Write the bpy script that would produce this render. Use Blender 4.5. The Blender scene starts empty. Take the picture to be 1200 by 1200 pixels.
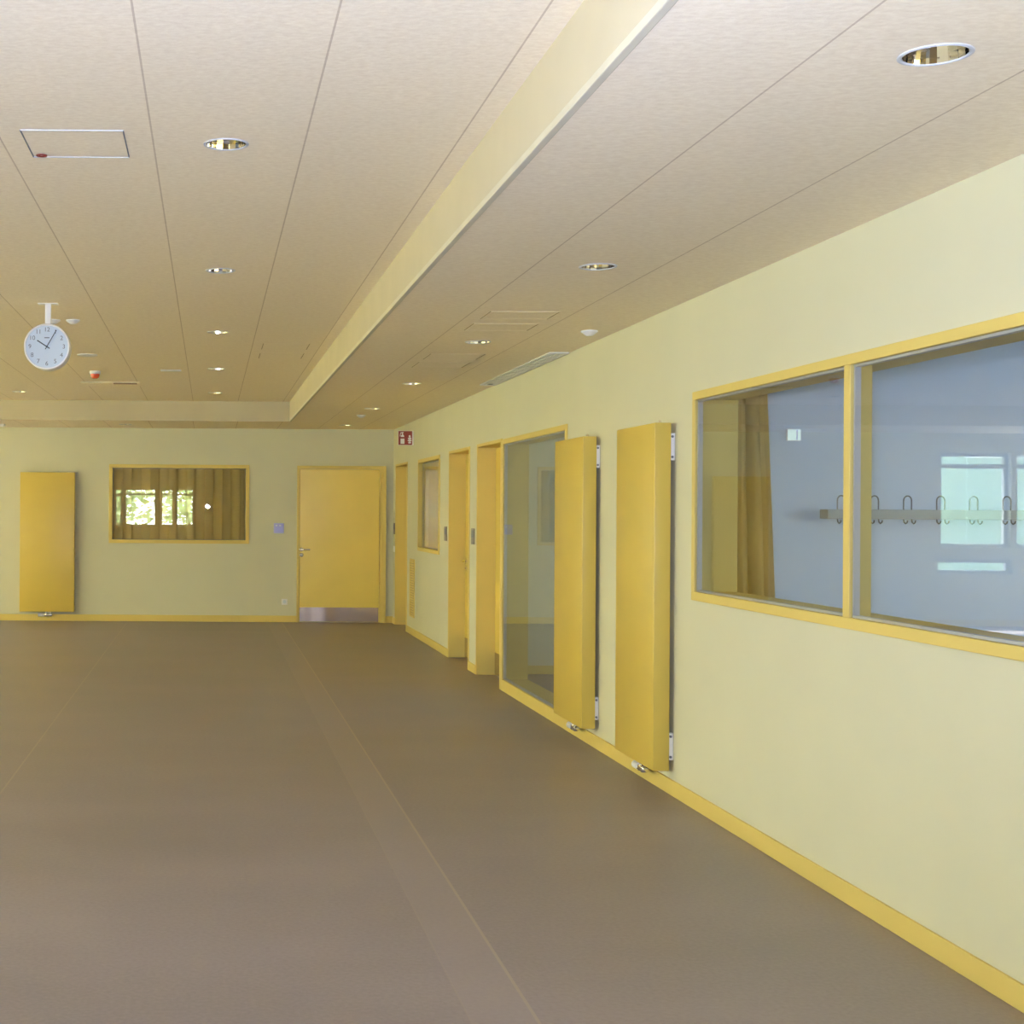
import bpy, bmesh, math, random
from mathutils import Vector, Matrix

random.seed(7)
SC = bpy.context.scene
COL = SC.collection
PI = math.pi

# ------------------------------------------------------------------ layout
EYE = 1.505
WX = 2.48            # face of the right wall
WT = 0.21            # its thickness
FY = 19.03           # face of the far wall
LX = -8.0            # left wall
BY = -9.9            # back wall
ZL = 2.61            # lower ceiling
ZU = 2.858           # upper ceiling
BX = 0.98            # side face of the bulkhead
BYF = 17.45          # far face of the recess

# ------------------------------------------------------------------ materials
def new_mat(name):
    m = bpy.data.materials.new(name); m.use_nodes = True
    nt = m.node_tree
    return m, nt, nt.nodes['Principled BSDF'], nt.nodes['Material Output']

def mat(name, col, rough=0.5, metal=0.0, var=0.04, scale=6.0, bump=0.0, bscale=80.0, coat=0.0, spec=0.5, stretch=None):
    m, nt, b, out = new_mat(name)
    b.inputs['Roughness'].default_value = rough
    b.inputs['Metallic'].default_value = metal
    b.inputs['Coat Weight'].default_value = coat
    b.inputs['Coat Roughness'].default_value = 0.06
    b.inputs['Specular IOR Level'].default_value = spec
    tc = nt.nodes.new('ShaderNodeTexCoord')
    src = tc.outputs['Object']
    if stretch:
        mp = nt.nodes.new('ShaderNodeMapping'); mp.inputs['Scale'].default_value = stretch
        nt.links.new(src, mp.inputs['Vector']); src = mp.outputs['Vector']
    n = nt.nodes.new('ShaderNodeTexNoise'); n.inputs['Scale'].default_value = scale; n.inputs['Detail'].default_value = 4
    nt.links.new(src, n.inputs['Vector'])
    r = nt.nodes.new('ShaderNodeValToRGB')
    r.color_ramp.elements[0].position = 0.3; r.color_ramp.elements[1].position = 0.7
    r.color_ramp.elements[0].color = tuple(c*(1-var) for c in col) + (1,)
    r.color_ramp.elements[1].color = tuple(min(1, c*(1+var)) for c in col) + (1,)
    nt.links.new(n.outputs['Fac'], r.inputs['Fac'])
    nt.links.new(r.outputs['Color'], b.inputs['Base Color'])
    if bump > 0:
        n2 = nt.nodes.new('ShaderNodeTexNoise'); n2.inputs['Scale'].default_value = bscale; n2.inputs['Detail'].default_value = 3
        nt.links.new(src, n2.inputs['Vector'])
        bp = nt.nodes.new('ShaderNodeBump'); bp.inputs['Strength'].default_value = bump; bp.inputs['Distance'].default_value = 0.002
        nt.links.new(n2.outputs['Fac'], bp.inputs['Height'])
        nt.links.new(bp.outputs['Normal'], b.inputs['Normal'])
    return m

class NG:
    """small helper for building node maths"""
    def __init__(s, nt): s.nt = nt
    def math(s, op, a, b=0.0, c=None):
        n = s.nt.nodes.new('ShaderNodeMath'); n.operation = op
        for i, v in enumerate((a, b, c)):
            if v is None: continue
            if isinstance(v, (int, float)): n.inputs[i].default_value = v
            else: s.nt.links.new(v, n.inputs[i])
        return n.outputs[0]
    def mix(s, f, a, b):
        n = s.nt.nodes.new('ShaderNodeMix'); n.data_type = 'RGBA'
        if isinstance(f, (int, float)): n.inputs[0].default_value = f
        else: s.nt.links.new(f, n.inputs[0])
        for i, v in ((6, a), (7, b)):
            if isinstance(v, tuple): n.inputs[i].default_value = v if len(v) == 4 else v + (1,)
            else: s.nt.links.new(v, n.inputs[i])
        return n.outputs[2]
    def line(s, coord, offset, period, half):
        # 1 on a line of half-width `half` repeated each `period` from `offset`
        t = s.math('SUBTRACT', coord, offset - period/2)
        t = s.math('FLOORED_MODULO', t, period)
        t = s.math('ABSOLUTE', s.math('SUBTRACT', t, period/2))
        return s.math('LESS_THAN', t, half)

def ceiling_mat(name, off, period, cross_off, cross_per):
    m, nt, b, out = new_mat(name)
    g = NG(nt)
    b.inputs['Roughness'].default_value = 0.95
    b.inputs['Specular IOR Level'].default_value = 0.1
    tc = nt.nodes.new('ShaderNodeTexCoord')
    sx = nt.nodes.new('ShaderNodeSeparateXYZ'); nt.links.new(tc.outputs['Object'], sx.inputs[0])
    mp = nt.nodes.new('ShaderNodeMapping'); mp.inputs['Scale'].default_value = (34, 60, 34)
    nt.links.new(tc.outputs['Object'], mp.inputs['Vector'])
    n = nt.nodes.new('ShaderNodeTexNoise'); n.inputs['Scale'].default_value = 1.0; n.inputs['Detail'].default_value = 5
    n.inputs['Roughness'].default_value = 0.7
    nt.links.new(mp.outputs[0], n.inputs['Vector'])
    r = nt.nodes.new('ShaderNodeValToRGB')
    r.color_ramp.elements[0].position = 0.32; r.color_ramp.elements[1].position = 0.68
    r.color_ramp.elements[0].color = CEIL_DARK + (1,)
    r.color_ramp.elements[1].color = CEIL_LIGHT + (1,)
    nt.links.new(n.outputs['Fac'], r.inputs['Fac'])
    ln = g.line(sx.outputs['X'], off, period, 0.0032)
    cr = g.line(sx.outputs['Y'], cross_off, cross_per, 0.002)
    c = g.mix(g.math('MULTIPLY', cr, 0.35), r.outputs['Color'], (0.85, 0.80, 0.68))
    c = g.mix(g.math('MULTIPLY', ln, 0.42), c, (0.30, 0.19, 0.11))
    nt.links.new(c, b.inputs['Base Color'])
    bp = nt.nodes.new('ShaderNodeBump'); bp.inputs['Strength'].default_value = 0.35; bp.inputs['Distance'].default_value = 0.003
    nt.links.new(n.outputs['Fac'], bp.inputs['Height']); nt.links.new(bp.outputs['Normal'], b.inputs['Normal'])
    return m

def floor_mat():
    m, nt, b, out = new_mat('linoleum')
    g = NG(nt)
    tc = nt.nodes.new('ShaderNodeTexCoord')
    sx = nt.nodes.new('ShaderNodeSeparateXYZ'); nt.links.new(tc.outputs['Object'], sx.inputs[0])
    def noise(sc, detail=4, st=(1, 1, 1)):
        mp = nt.nodes.new('ShaderNodeMapping'); mp.inputs['Scale'].default_value = st
        nt.links.new(tc.outputs['Object'], mp.inputs['Vector'])
        n = nt.nodes.new('ShaderNodeTexNoise'); n.inputs['Scale'].default_value = sc; n.inputs['Detail'].default_value = detail
        nt.links.new(mp.outputs[0], n.inputs['Vector']); return n.outputs['Fac']
    big = noise(1.1, 4, (0.6, 1.2, 1))
    fine = noise(60, 3)
    t = g.math('ADD', g.math('MULTIPLY', big, 0.6), g.math('MULTIPLY', fine, 0.4))
    r = nt.nodes.new('ShaderNodeValToRGB')
    r.color_ramp.elements[0].position = 0.36; r.color_ramp.elements[1].position = 0.64
    r.color_ramp.elements[0].color = tuple(c*0.88 for c in FLOOR_COL) + (1,)
    r.color_ramp.elements[1].color = tuple(c*1.12 for c in FLOOR_COL) + (1,)
    nt.links.new(t, r.inputs['Fac'])
    X, Y = sx.outputs['X'], sx.outputs['Y']
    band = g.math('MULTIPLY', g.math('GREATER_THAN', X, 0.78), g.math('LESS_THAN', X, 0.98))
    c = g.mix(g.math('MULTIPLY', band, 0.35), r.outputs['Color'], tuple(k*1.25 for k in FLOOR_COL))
    seam = lambda x, h: g.math('LESS_THAN', g.math('ABSOLUTE', g.math('SUBTRACT', X, x)), h)
    c = g.mix(g.math('MULTIPLY', seam(0.98, 0.0055), 0.75), c, (0.40, 0.33, 0.26))
    c = g.mix(g.math('MULTIPLY', seam(0.78, 0.003), 0.35), c, (0.36, 0.30, 0.25))
    c = g.mix(g.math('MULTIPLY', seam(-1.1, 0.005), 0.55), c, (0.38, 0.32, 0.25))
    c = g.mix(g.math('MULTIPLY', seam(-3.15, 0.005), 0.5), c, (0.38, 0.32, 0.25))
    ys = g.math('LESS_THAN', g.math('ABSOLUTE', g.math('SUBTRACT', Y, 17.4)), 0.022)
    ys = g.math('MULTIPLY', ys, g.math('LESS_THAN', X, 0.98))
    c = g.mix(g.math('MULTIPLY', ys, 0.5), c, (0.38, 0.32, 0.25))
    nt.links.new(c, b.inputs['Base Color'])
    b.inputs['Roughness'].default_value = 0.42
    b.inputs['Specular IOR Level'].default_value = 0.4
    rr = g.math('ADD', 0.36, g.math('MULTIPLY', big, 0.14))
    nt.links.new(rr, b.inputs['Roughness'])
    bp = nt.nodes.new('ShaderNodeBump'); bp.inputs['Strength'].default_value = 0.05; bp.inputs['Distance'].default_value = 0.001
    nt.links.new(fine, bp.inputs['Height']); nt.links.new(bp.outputs['Normal'], b.inputs['Normal'])
    return m

def glass_mat(name, r0=0.05, tint=(0.97, 0.985, 0.98)):
    m = bpy.data.materials.new(name); m.use_nodes = True
    nt = m.node_tree; nt.nodes.clear(); g = NG(nt)
    out = nt.nodes.new('ShaderNodeOutputMaterial')
    tr = nt.nodes.new('ShaderNodeBsdfTransparent'); tr.inputs[0].default_value = tint + (1,)
    gl = nt.nodes.new('ShaderNodeBsdfGlossy'); gl.inputs['Roughness'].default_value = 0.0
    lw = nt.nodes.new('ShaderNodeLayerWeight'); lw.inputs['Blend'].default_value = 0.5
    f = g.math('ADD', r0, g.math('MULTIPLY', 1-r0, g.math('POWER', lw.outputs['Facing'], 5.0)))
    mx = nt.nodes.new('ShaderNodeMixShader')
    nt.links.new(f, mx.inputs[0]); nt.links.new(tr.outputs[0], mx.inputs[1]); nt.links.new(gl.outputs[0], mx.inputs[2])
    nt.links.new(mx.outputs[0], out.inputs[0])
    return m

def emit_mat(name, col, strength):
    m = bpy.data.materials.new(name); m.use_nodes = True
    nt = m.node_tree; nt.nodes.clear()
    out = nt.nodes.new('ShaderNodeOutputMaterial'); e = nt.nodes.new('ShaderNodeEmission')
    e.inputs[0].default_value = col + (1,); e.inputs[1].default_value = strength
    nt.links.new(e.outputs[0], out.inputs[0]); return m

def curtain_mat(name, col, tl=0.3):
    m, nt, b, out = new_mat(name)
    b.inputs['Roughness'].default_value = 0.9
    tc = nt.nodes.new('ShaderNodeTexCoord')
    w = nt.nodes.new('ShaderNodeTexNoise'); w.inputs['Scale'].default_value = 140; w.inputs['Detail'].default_value = 2
    nt.links.new(tc.outputs['Object'], w.inputs['Vector'])
    r = nt.nodes.new('ShaderNodeValToRGB')
    r.color_ramp.elements[0].color = tuple(c*0.9 for c in col)+(1,); r.color_ramp.elements[1].color = tuple(min(1, c*1.1) for c in col)+(1,)
    nt.links.new(w.outputs['Fac'], r.inputs['Fac']); nt.links.new(r.outputs['Color'], b.inputs['Base Color'])
    t = nt.nodes.new('ShaderNodeBsdfTranslucent'); nt.links.new(r.outputs['Color'], t.inputs[0])
    mx = nt.nodes.new('ShaderNodeMixShader'); mx.inputs[0].default_value = tl
    nt.links.new(b.outputs[0], mx.inputs[1]); nt.links.new(t.outputs[0], mx.inputs[2]); nt.links.new(mx.outputs[0], out.inputs[0])
    return m

CEIL_DARK = (0.84, 0.745, 0.59)
CEIL_LIGHT = (0.95, 0.865, 0.71)
FLOOR_COL = (0.278, 0.238, 0.240)
M = {}
M['ceil_u'] = ceiling_mat('wood_wool_upper', 0.34, 0.557, 3.85, 2.2)
M['ceil_l'] = ceiling_mat('wood_wool_lower', 1.445, 0.57, 3.05, 2.2)
M['corner'] = mat('corner_bead', (0.62, 0.59, 0.48), 0.8)
M['step'] = mat('step_face_shaded', (0.565, 0.51, 0.375), 0.85, var=0.03, scale=3, bump=0.2, bscale=60)  # shade put into the colour; the step faces catch too much light
M['floor'] = floor_mat()
M['wall'] = mat('pale_yellow_paint', (0.635, 0.63, 0.485), 0.75, var=0.015, scale=2.0, bump=0.12, bscale=120, spec=0.3)
M['white_wall'] = mat('cool_white_paint', (0.53, 0.64, 0.80), 0.8, var=0.015, scale=2.0)
M['yellow'] = mat('yellow_lacquer', (0.665, 0.525, 0.165), 0.5, var=0.02, scale=3.0, coat=0.0, spec=0.3)
M['door'] = mat('door_yellow', (0.78, 0.60, 0.13), 0.25, var=0.03, scale=2.5, coat=0.3)
M['rad'] = mat('radiator_yellow', (0.59, 0.44, 0.088), 0.36, var=0.02, scale=3.0, coat=0.0)
M['steel'] = mat('brushed_steel', (0.52, 0.42, 0.35), 0.22, metal=1.0, var=0.05, scale=4, stretch=(1, 1, 90))
M['chrome'] = mat('polished_chrome', (0.86, 0.84, 0.80), 0.05, metal=1.0, var=0.01)
M['reflector'] = mat('gold_toned_reflector', (0.90, 0.86, 0.80), 0.05, metal=1.0, var=0.01)
M['white'] = mat('white_plastic', (0.80, 0.82, 0.86), 0.4, var=0.01)
M['white_metal'] = mat('white_enamel', (0.82, 0.82, 0.84), 0.35, var=0.01)
M['rim'] = mat('pale_grey_rim', (0.56, 0.58, 0.62), 0.5, var=0.01)
M['alu'] = mat('spacer_aluminium', (0.60, 0.61, 0.66), 0.55, metal=0.2, var=0.02)
M['dial'] = mat('pale_blue_dial', (0.60, 0.70, 0.82), 0.3, var=0.01)
M['dark'] = mat('dark_ink', (0.05, 0.055, 0.075), 0.5, var=0.02)
M['ink_grey'] = mat('grey_ink', (0.16, 0.18, 0.22), 0.5, var=0.02)
M['seam'] = mat('board_seam', (0.46, 0.37, 0.22), 0.9)
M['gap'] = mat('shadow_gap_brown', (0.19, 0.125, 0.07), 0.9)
M['red'] = mat('signal_red', (0.24, 0.022, 0.012), 0.4, var=0.03)
M['dome_red'] = mat('red_dome_plastic', (0.62, 0.09, 0.035), 0.2, var=0.03, coat=0.4)
M['plate'] = mat('grey_plate', (0.20, 0.18, 0.17), 0.4, var=0.04)
M['blue'] = mat('lilac_blue_plate', (0.42, 0.45, 0.97), 0.4, var=0.03)
M['hatch'] = None
M['glass'] = glass_mat('window_glass', 0.068)
M['glass_out'] = glass_mat('outer_glass', 0.04)
M['curtain'] = curtain_mat('ochre_curtain', (0.72, 0.56, 0.23))
M['curtain_pale'] = curtain_mat('pale_ochre_curtain', (0.96, 0.86, 0.49), 0.85)
M['rack'] = mat('rack_grey', (0.30, 0.34, 0.37), 0.5, metal=0.0, var=0.03)
M['hook'] = mat('hook_dark_steel', (0.08, 0.09, 0.11), 0.35, metal=0.6, var=0.03)
M['frame_grey'] = mat('window_frame_grey', (0.42, 0.44, 0.44), 0.5)
M['leaf'] = mat('leaf_green', (0.40, 0.50, 0.25), 0.6, var=0.35, scale=1.5)
M['bark'] = mat('bark', (0.12, 0.09, 0.06), 0.9, var=0.3)
M['lawn'] = mat('pale_paving', (0.60, 0.60, 0.56), 0.9, var=0.1, scale=0.6)
M['exit'] = emit_mat('lit_sign_face', (0.70, 0.95, 1.0), 0.95)

# ------------------------------------------------------------------ mesh helpers
def obj(name, bm, m, parent=None, smooth=False, loc=None):
    me = bpy.data.meshes.new(name)
    bmesh.ops.recalc_face_normals(bm, faces=bm.faces)
    bm.to_mesh(me); bm.free()
    mats = m if isinstance(m, (list, tuple)) else [m]
    for k in mats: me.materials.append(k)
    if smooth:
        for p in me.polygons: p.use_smooth = True
        try: me.set_sharp_from_angle(angle=math.radians(40))
        except Exception: pass
    o = bpy.data.objects.new(name, me); COL.objects.link(o)
    if parent is not None: o.parent = parent
    if loc is not None: o.location = loc
    return o

def box(bm, x0, x1, y0, y1, z0, z1, bev=0.0, seg=2):
    vs = [bm.verts.new((x, y, z)) for x in (x0, x1) for y in (y0, y1) for z in (z0, z1)]
    idx = ((0, 1, 3, 2), (4, 6, 7, 5), (0, 4, 5, 1), (2, 3, 7, 6), (0, 2, 6, 4), (1, 5, 7, 3))
    fs = [bm.faces.new([vs[i] for i in f]) for f in idx]
    if bev > 0:
        es = list({e for f in fs for e in f.edges})
        bmesh.ops.bevel(bm, geom=es, offset=bev, segments=seg, profile=0.5, affect='EDGES')
    return fs

def bx(x0, x1, y0, y1, z0, z1, bev=0.0, seg=2):
    bm = bmesh.new(); box(bm, x0, x1, y0, y1, z0, z1, bev, seg); return bm

def lathe(bm, prof, n=32, axis='Z', at=(0, 0, 0), cap=True):
    """prof: list of (r, h)"""
    rings = []
    for r, h in prof:
        ring = []
        for k in range(n):
            a = 2*PI*k/n
            c, s = r*math.cos(a), r*math.sin(a)
            if axis == 'Z': p = (c, s, h)
            elif axis == 'Y': p = (c, h, s)
            else: p = (h, c, s)
            ring.append(bm.verts.new((p[0]+at[0], p[1]+at[1], p[2]+at[2])))
        rings.append(ring)
    for a, b in zip(rings, rings[1:]):
        for k in range(n):
            bm.faces.new((a[k], a[(k+1) % n], b[(k+1) % n], b[k]))
    if cap:
        bm.faces.new(rings[0]); bm.faces.new(rings[-1])

def lat(prof, n=32, axis='Z', at=(0, 0, 0), cap=True):
    bm = bmesh.new(); lathe(bm, prof, n, axis, at, cap); return bm

def tube(bm, pts, r, n=8):
    pts = [Vector(p) for p in pts]
    rings = []
    up = None
    for i, p in enumerate(pts):
        d = (pts[min(i+1, len(pts)-1)] - pts[max(i-1, 0)]).normalized()
        if up is None:
            up = Vector((0, 0, 1)) if abs(d.z) < 0.9 else Vector((0, 1, 0))
        a = d.cross(up).normalized(); b = a.cross(d).normalized(); up = b
        rings.append([bm.verts.new(p + a*r*math.cos(2*PI*k/n) + b*r*math.sin(2*PI*k/n)) for k in range(n)])
    for A, B in zip(rings, rings[1:]):
        for k in range(n): bm.faces.new((A[k], A[(k+1) % n], B[(k+1) % n], B[k]))
    bm.faces.new(rings[0]); bm.faces.new(rings[-1])

def thing(name, label, cat, loc=(0, 0, 0), group=None, rotz=0.0):
    o = bpy.data.objects.new(name, None); o.empty_display_size = 0.1
    COL.objects.link(o); o.location = loc; o.rotation_euler = (0, 0, rotz)
    o['label'] = label; o['category'] = cat
    if group: o['group'] = group
    return o

def tag(o, label, cat, group=None):
    o['label'] = label; o['category'] = cat
    if group: o['group'] = group
    return o

def explode(o):
    """every loose piece of a mesh becomes an object of its own"""
    bm = bmesh.new(); bm.from_mesh(o.data); bm.verts.ensure_lookup_table()
    seen, groups = set(), []
    for v in bm.verts:
        if v in seen: continue
        st, grp = [v], []
        seen.add(v)
        while st:
            q = st.pop(); grp.append(q)
            for e in q.link_edges:
                w_ = e.other_vert(q)
                if w_ not in seen: seen.add(w_); st.append(w_)
        groups.append([q.index for q in grp])
    res = []
    for grp in groups:
        b2 = bm.copy(); b2.verts.ensure_lookup_table(); keep = set(grp)
        bmesh.ops.delete(b2, geom=[v for v in b2.verts if v.index not in keep], context='VERTS')
        me = bpy.data.meshes.new(o.name); b2.to_mesh(me); b2.free()
        for m_ in o.data.materials: me.materials.append(m_)
        n_ = bpy.data.objects.new(o.name.split('.')[0], me); COL.objects.link(n_); n_.parent = o.parent; n_.location = o.location
        for k_ in ('kind', 'label'):
            if k_ in o: n_[k_] = o[k_]
        res.append(n_)
    bm.free(); nm = o.name.split('.')[0]
    bpy.data.objects.remove(o)
    for n_ in res: n_.name = nm
    return res

def struct(o, label=None):
    o['kind'] = 'structure'
    if label: o['label'] = label
    return o

def sempty(name, loc=(0, 0, 0), label=None):
    o = bpy.data.objects.new(name, None); o.empty_display_size = 0.1
    COL.objects.link(o); o.location = loc
    return struct(o, label)

def dup(root, loc, label, group=None):
    r = root.copy(); COL.objects.link(r); r.location = loc
    r['label'] = label
    if group: r['group'] = group
    for ch in list(root.children):
        c = ch.copy(); COL.objects.link(c); c.parent = r
        for g in list(ch.children):
            d = g.copy(); COL.objects.link(d); d.parent = c
    return r

def wall_bm(axis, p0, p1, a0, a1, z0, z1, holes):
    """solid wall between p0..p1 across `axis` ('X' or 'Y'), spanning a0..a1, z0..z1, with rectangular holes (a0,a1,z0,z1)"""
    A = sorted({a0, a1, *[v for h in holes for v in h[:2]]})
    Z = sorted({z0, z1, *[v for h in holes for v in h[2:]]})
    def solid(i, j):
        if i < 0 or j < 0 or i >= len(A)-1 or j >= len(Z)-1: return False
        ca, cz = (A[i]+A[i+1])/2, (Z[j]+Z[j+1])/2
        return not any(h[0] < ca < h[1] and h[2] < cz < h[3] for h in holes)
    bm = bmesh.new(); V = {}
    def v(p, i, j):
        k = (p, i, j)
        if k not in V:
            P = p0 if p == 0 else p1
            V[k] = bm.verts.new((P, A[i], Z[j]) if axis == 'X' else (A[i], P, Z[j]))
        return V[k]
    for i in range(len(A)-1):
        for j in range(len(Z)-1):
            if not solid(i, j): continue
            for p in (0, 1): bm.faces.new((v(p, i, j), v(p, i+1, j), v(p, i+1, j+1), v(p, i, j+1)))
            if not solid(i-1, j): bm.faces.new((v(0, i, j), v(1, i, j), v(1, i, j+1), v(0, i, j+1)))
            if not solid(i+1, j): bm.faces.new((v(0, i+1, j), v(1, i+1, j), v(1, i+1, j+1), v(0, i+1, j+1)))
            if not solid(i, j-1): bm.faces.new((v(0, i, j), v(1, i, j), v(1, i+1, j), v(0, i+1, j)))
            if not solid(i, j+1): bm.faces.new((v(0, i, j+1), v(1, i, j+1), v(1, i+1, j+1), v(0, i+1, j+1)))
    return bm

# ------------------------------------------------------------------ shell
# right-wall openings: (y0, y1, z0, z1)
BIGW = (3.40, 7.217, 1.06, 2.125)
TALL = (9.77, 11.92, 0.0, 2.12)
SMALL = (15.18, 16.73, 1.04, 2.12)
D0 = (17.68, 18.77, 0.0, 2.13)
D1 = (13.43, 14.58, 0.0, 2.13)
D2 = (11.95, 13.05, 0.0, 2.13)
RIGHT = [BIGW, TALL, SMALL, D0, D1, D2]
CLOAK_Y0, CLOAK_Y1 = 1.2, 8.57
R2_Y0, R2_Y1 = 8.72, 13.10
SIDE_X = 7.2

# far-wall openings (x0,x1,z0,z1)
FWIN = (-1.365, 0.53, 1.055, 2.12)
FA = (-5.87, -4.92, EYE-0.44, EYE+0.84)
FA2 = (-5.90, -4.88, EYE-0.80, EYE-0.60)
FB = (-7.4, -5.95, EYE-0.44, EYE+0.84)

LEFTB = [(3.2, 4.9, 0.25, 2.7)]
LEFTC = [(y, y+2.1, 0.10, 2.76) for y in (5.4, 7.7, 10.0, 12.3, 14.6)]   # unseen, placed to light the far end; curtains added to tint it
LEFTW = LEFTB + LEFTC
BACKW = [ (-3.25, -0.55, 0.96, 2.23)]

fl = obj('floor', bx(LX, SIDE_X+0.2, BY, 22.5, -0.2, 0.0), M['floor']); struct(fl)

struct(obj('wall_right', wall_bm('X', WX, WX+WT, BY, FY, 0, 3.1, RIGHT), M['wall']))
struct(obj('wall_far', wall_bm('Y', FY, FY+0.20, LX, WX+WT, 0, 3.1, [FWIN, FA, FA2, FB]), M['wall']))
struct(obj('wall_left', wall_bm('X', LX-0.3, LX, BY, FY+0.2, 0, 3.1, LEFTW), M['wall']))
struct(obj('wall_back', wall_bm('Y', BY-0.3, BY, LX-0.3, WX+WT, 0, 3.1, BACKW), M['wall']))

# rooms beyond the right wall
struct(obj('wall_cloakroom_far', bx(WX+WT, SIDE_X, CLOAK_Y1, R2_Y0, 0, 2.9), M['white_wall']))
struct(obj('wall_cloakroom_near', bx(WX+WT, SIDE_X, CLOAK_Y0-0.15, CLOAK_Y0, 0, 2.9), M['white_wall']))
CW = (5.4, 7.0, 1.1, 2.1); RW = (10.2, 11.6, 1.0, 2.2); KW = (15.2, 16.6, 1.0, 2.2)  # side-room and corner-room windows are added to light those rooms
struct(obj('wall_cloakroom_side', wall_bm('X', SIDE_X, SIDE_X+0.2, CLOAK_Y0-0.15, FY+0.2, 0, 2.9, [CW, RW, KW]), M['white_wall']))
struct(obj('wall_side_room_far', bx(WX+WT, SIDE_X, R2_Y1, R2_Y1+0.15, 0, 2.9), M['wall']))
struct(obj('wall_corner_room_far', bx(WX+WT, SIDE_X, FY, FY+0.2, 0, 2.9), M['white_wall']))
struct(obj('ceiling_side_rooms', bx(WX+WT, SIDE_X+0.2, CLOAK_Y0-0.15, FY+0.2, 2.9, 3.1), M['white_wall']))
# room beyond the far wall
GW = (-1.0, 0.3, 1.2, 2.0)  # window added so daylight backlights the far curtain
bm = wall_bm('Y', 22.2, 22.4, -3.0, 2.2, 0, 2.9, [GW])
box(bm, -3.2, -3.0, FY+0.2, 22.4, 0, 2.9); box(bm, 2.2, 2.4, FY+0.2, 22.4, 0, 2.9)
struct(obj('wall_far_room', bm, M['wall']))
struct(obj('ceiling_far_room', bx(-3.2, 2.4, FY+0.2, 22.4, 2.9, 3.1), M['white_wall']))

# ------------------------------------------------------------------ ceiling with light holes
S_U, S_L = 1650*1.353, 1650*1.105
UP_LIGHTS = [(0.052, y) for y in (5.2, 7.94, 10.68, 13.45, 16.2)] + [(-2.2, 16.2)]
LO_LIGHTS = [(1.735, y) for y in (3.38, 6.32, 9.15, 12.15, 15.15, 18.1)] + [(-1.1, 18.2)]
HOLE = 0.0735
def slab(x0, x1, y0, y1, z0, z1, holes):
    o = obj('slab_tmp', bx(x0, x1, y0, y1, z0, z1), M['corner'])
    if holes:
        bm = bmesh.new()
        for (x, y) in holes: lathe(bm, [(HOLE, z0-0.05), (HOLE, z0+0.13)], 32, at=(x, y, 0))
        c = obj('cut_tmp', bm, M['corner'])
        md = o.modifiers.new('b', 'BOOLEAN'); md.operation = 'DIFFERENCE'; md.object = c; md.solver = 'EXACT'
        dg = bpy.context.evaluated_depsgraph_get()
        me = bpy.data.meshes.new_from_object(o.evaluated_get(dg))
        bpy.data.objects.remove(c)
    else:
        me = o.data.copy()
    bpy.data.objects.remove(o)
    return me
parts = [(slab(LX, BX, BY, BYF, ZU, 3.15, UP_LIGHTS), 0),
         (slab(BX, WX, BY, FY, ZL, 3.15, [p for p in LO_LIGHTS if p[0] > BX]), 1),
         (slab(LX, BX, BYF, FY, ZL, 3.15, [p for p in LO_LIGHTS if p[0] < BX]), 0)]
bm = bmesh.new()
for me, mi in parts:
    n0 = len(bm.faces)
    bm.from_mesh(me); bm.faces.ensure_lookup_table()
    for f in bm.faces[n0:]: f.material_index = mi
bm.normal_update()
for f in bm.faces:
    if abs(f.normal.z) < 0.3 and f.calc_area() > 0.3: f.material_index = 2  # step faces take the shade-darkened colour instead of ceiling board
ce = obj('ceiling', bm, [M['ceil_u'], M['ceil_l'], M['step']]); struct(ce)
struct(obj('trim_1', bx(BX-0.003, BX+0.022, BY, BYF, ZL-0.003, ZL+0.022, 0.003), M['corner']))

# ------------------------------------------------------------------ baseboards
def base_right(y0, y1, n):
    struct(obj('baseboard_right', bx(WX-0.014, WX, y0, y1, 0, 0.082, 0.003), M['yellow']))
bm = bmesh.new()
for a, b_ in ((BY, 9.77), (13.05, 13.43), (14.58, 17.68), (18.77, FY-0.014)):
    box(bm, WX-0.014, WX, a, b_, 0, 0.082, 0.003)
explode(struct(obj('baseboard_right', bm, M['yellow'])))
bm = bmesh.new()
for a, b_ in ((LX, 1.176), (2.376, WX)):
    box(bm, a, b_, FY-0.014, FY, 0, 0.088, 0.003)
explode(struct(obj('baseboard_far', bm, M['yellow'])))
struct(obj('baseboard_side_room', bx(WX+WT, SIDE_X, R2_Y1-0.012, R2_Y1, 0, 0.08, 0.003), M['yellow']))

# ------------------------------------------------------------------ interior windows in the right wall
def ring(bm, ax, p0, p1, a0, a1, z0, z1, t, tb=None, bev=0.003):
    tb = t if tb is None else tb
    def B(u0, u1, w0, w1):
        if ax == 'X': box(bm, p0, p1, u0, u1, w0, w1, bev)
        else: box(bm, u0, u1, p0, p1, w0, w1, bev)
    B(a0, a1, z1-t, z1); B(a0, a1, z0, z0+tb)
    B(a0, a0+t, z0+tb, z1-t); B(a1-t, a1, z0+tb, z1-t)

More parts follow.
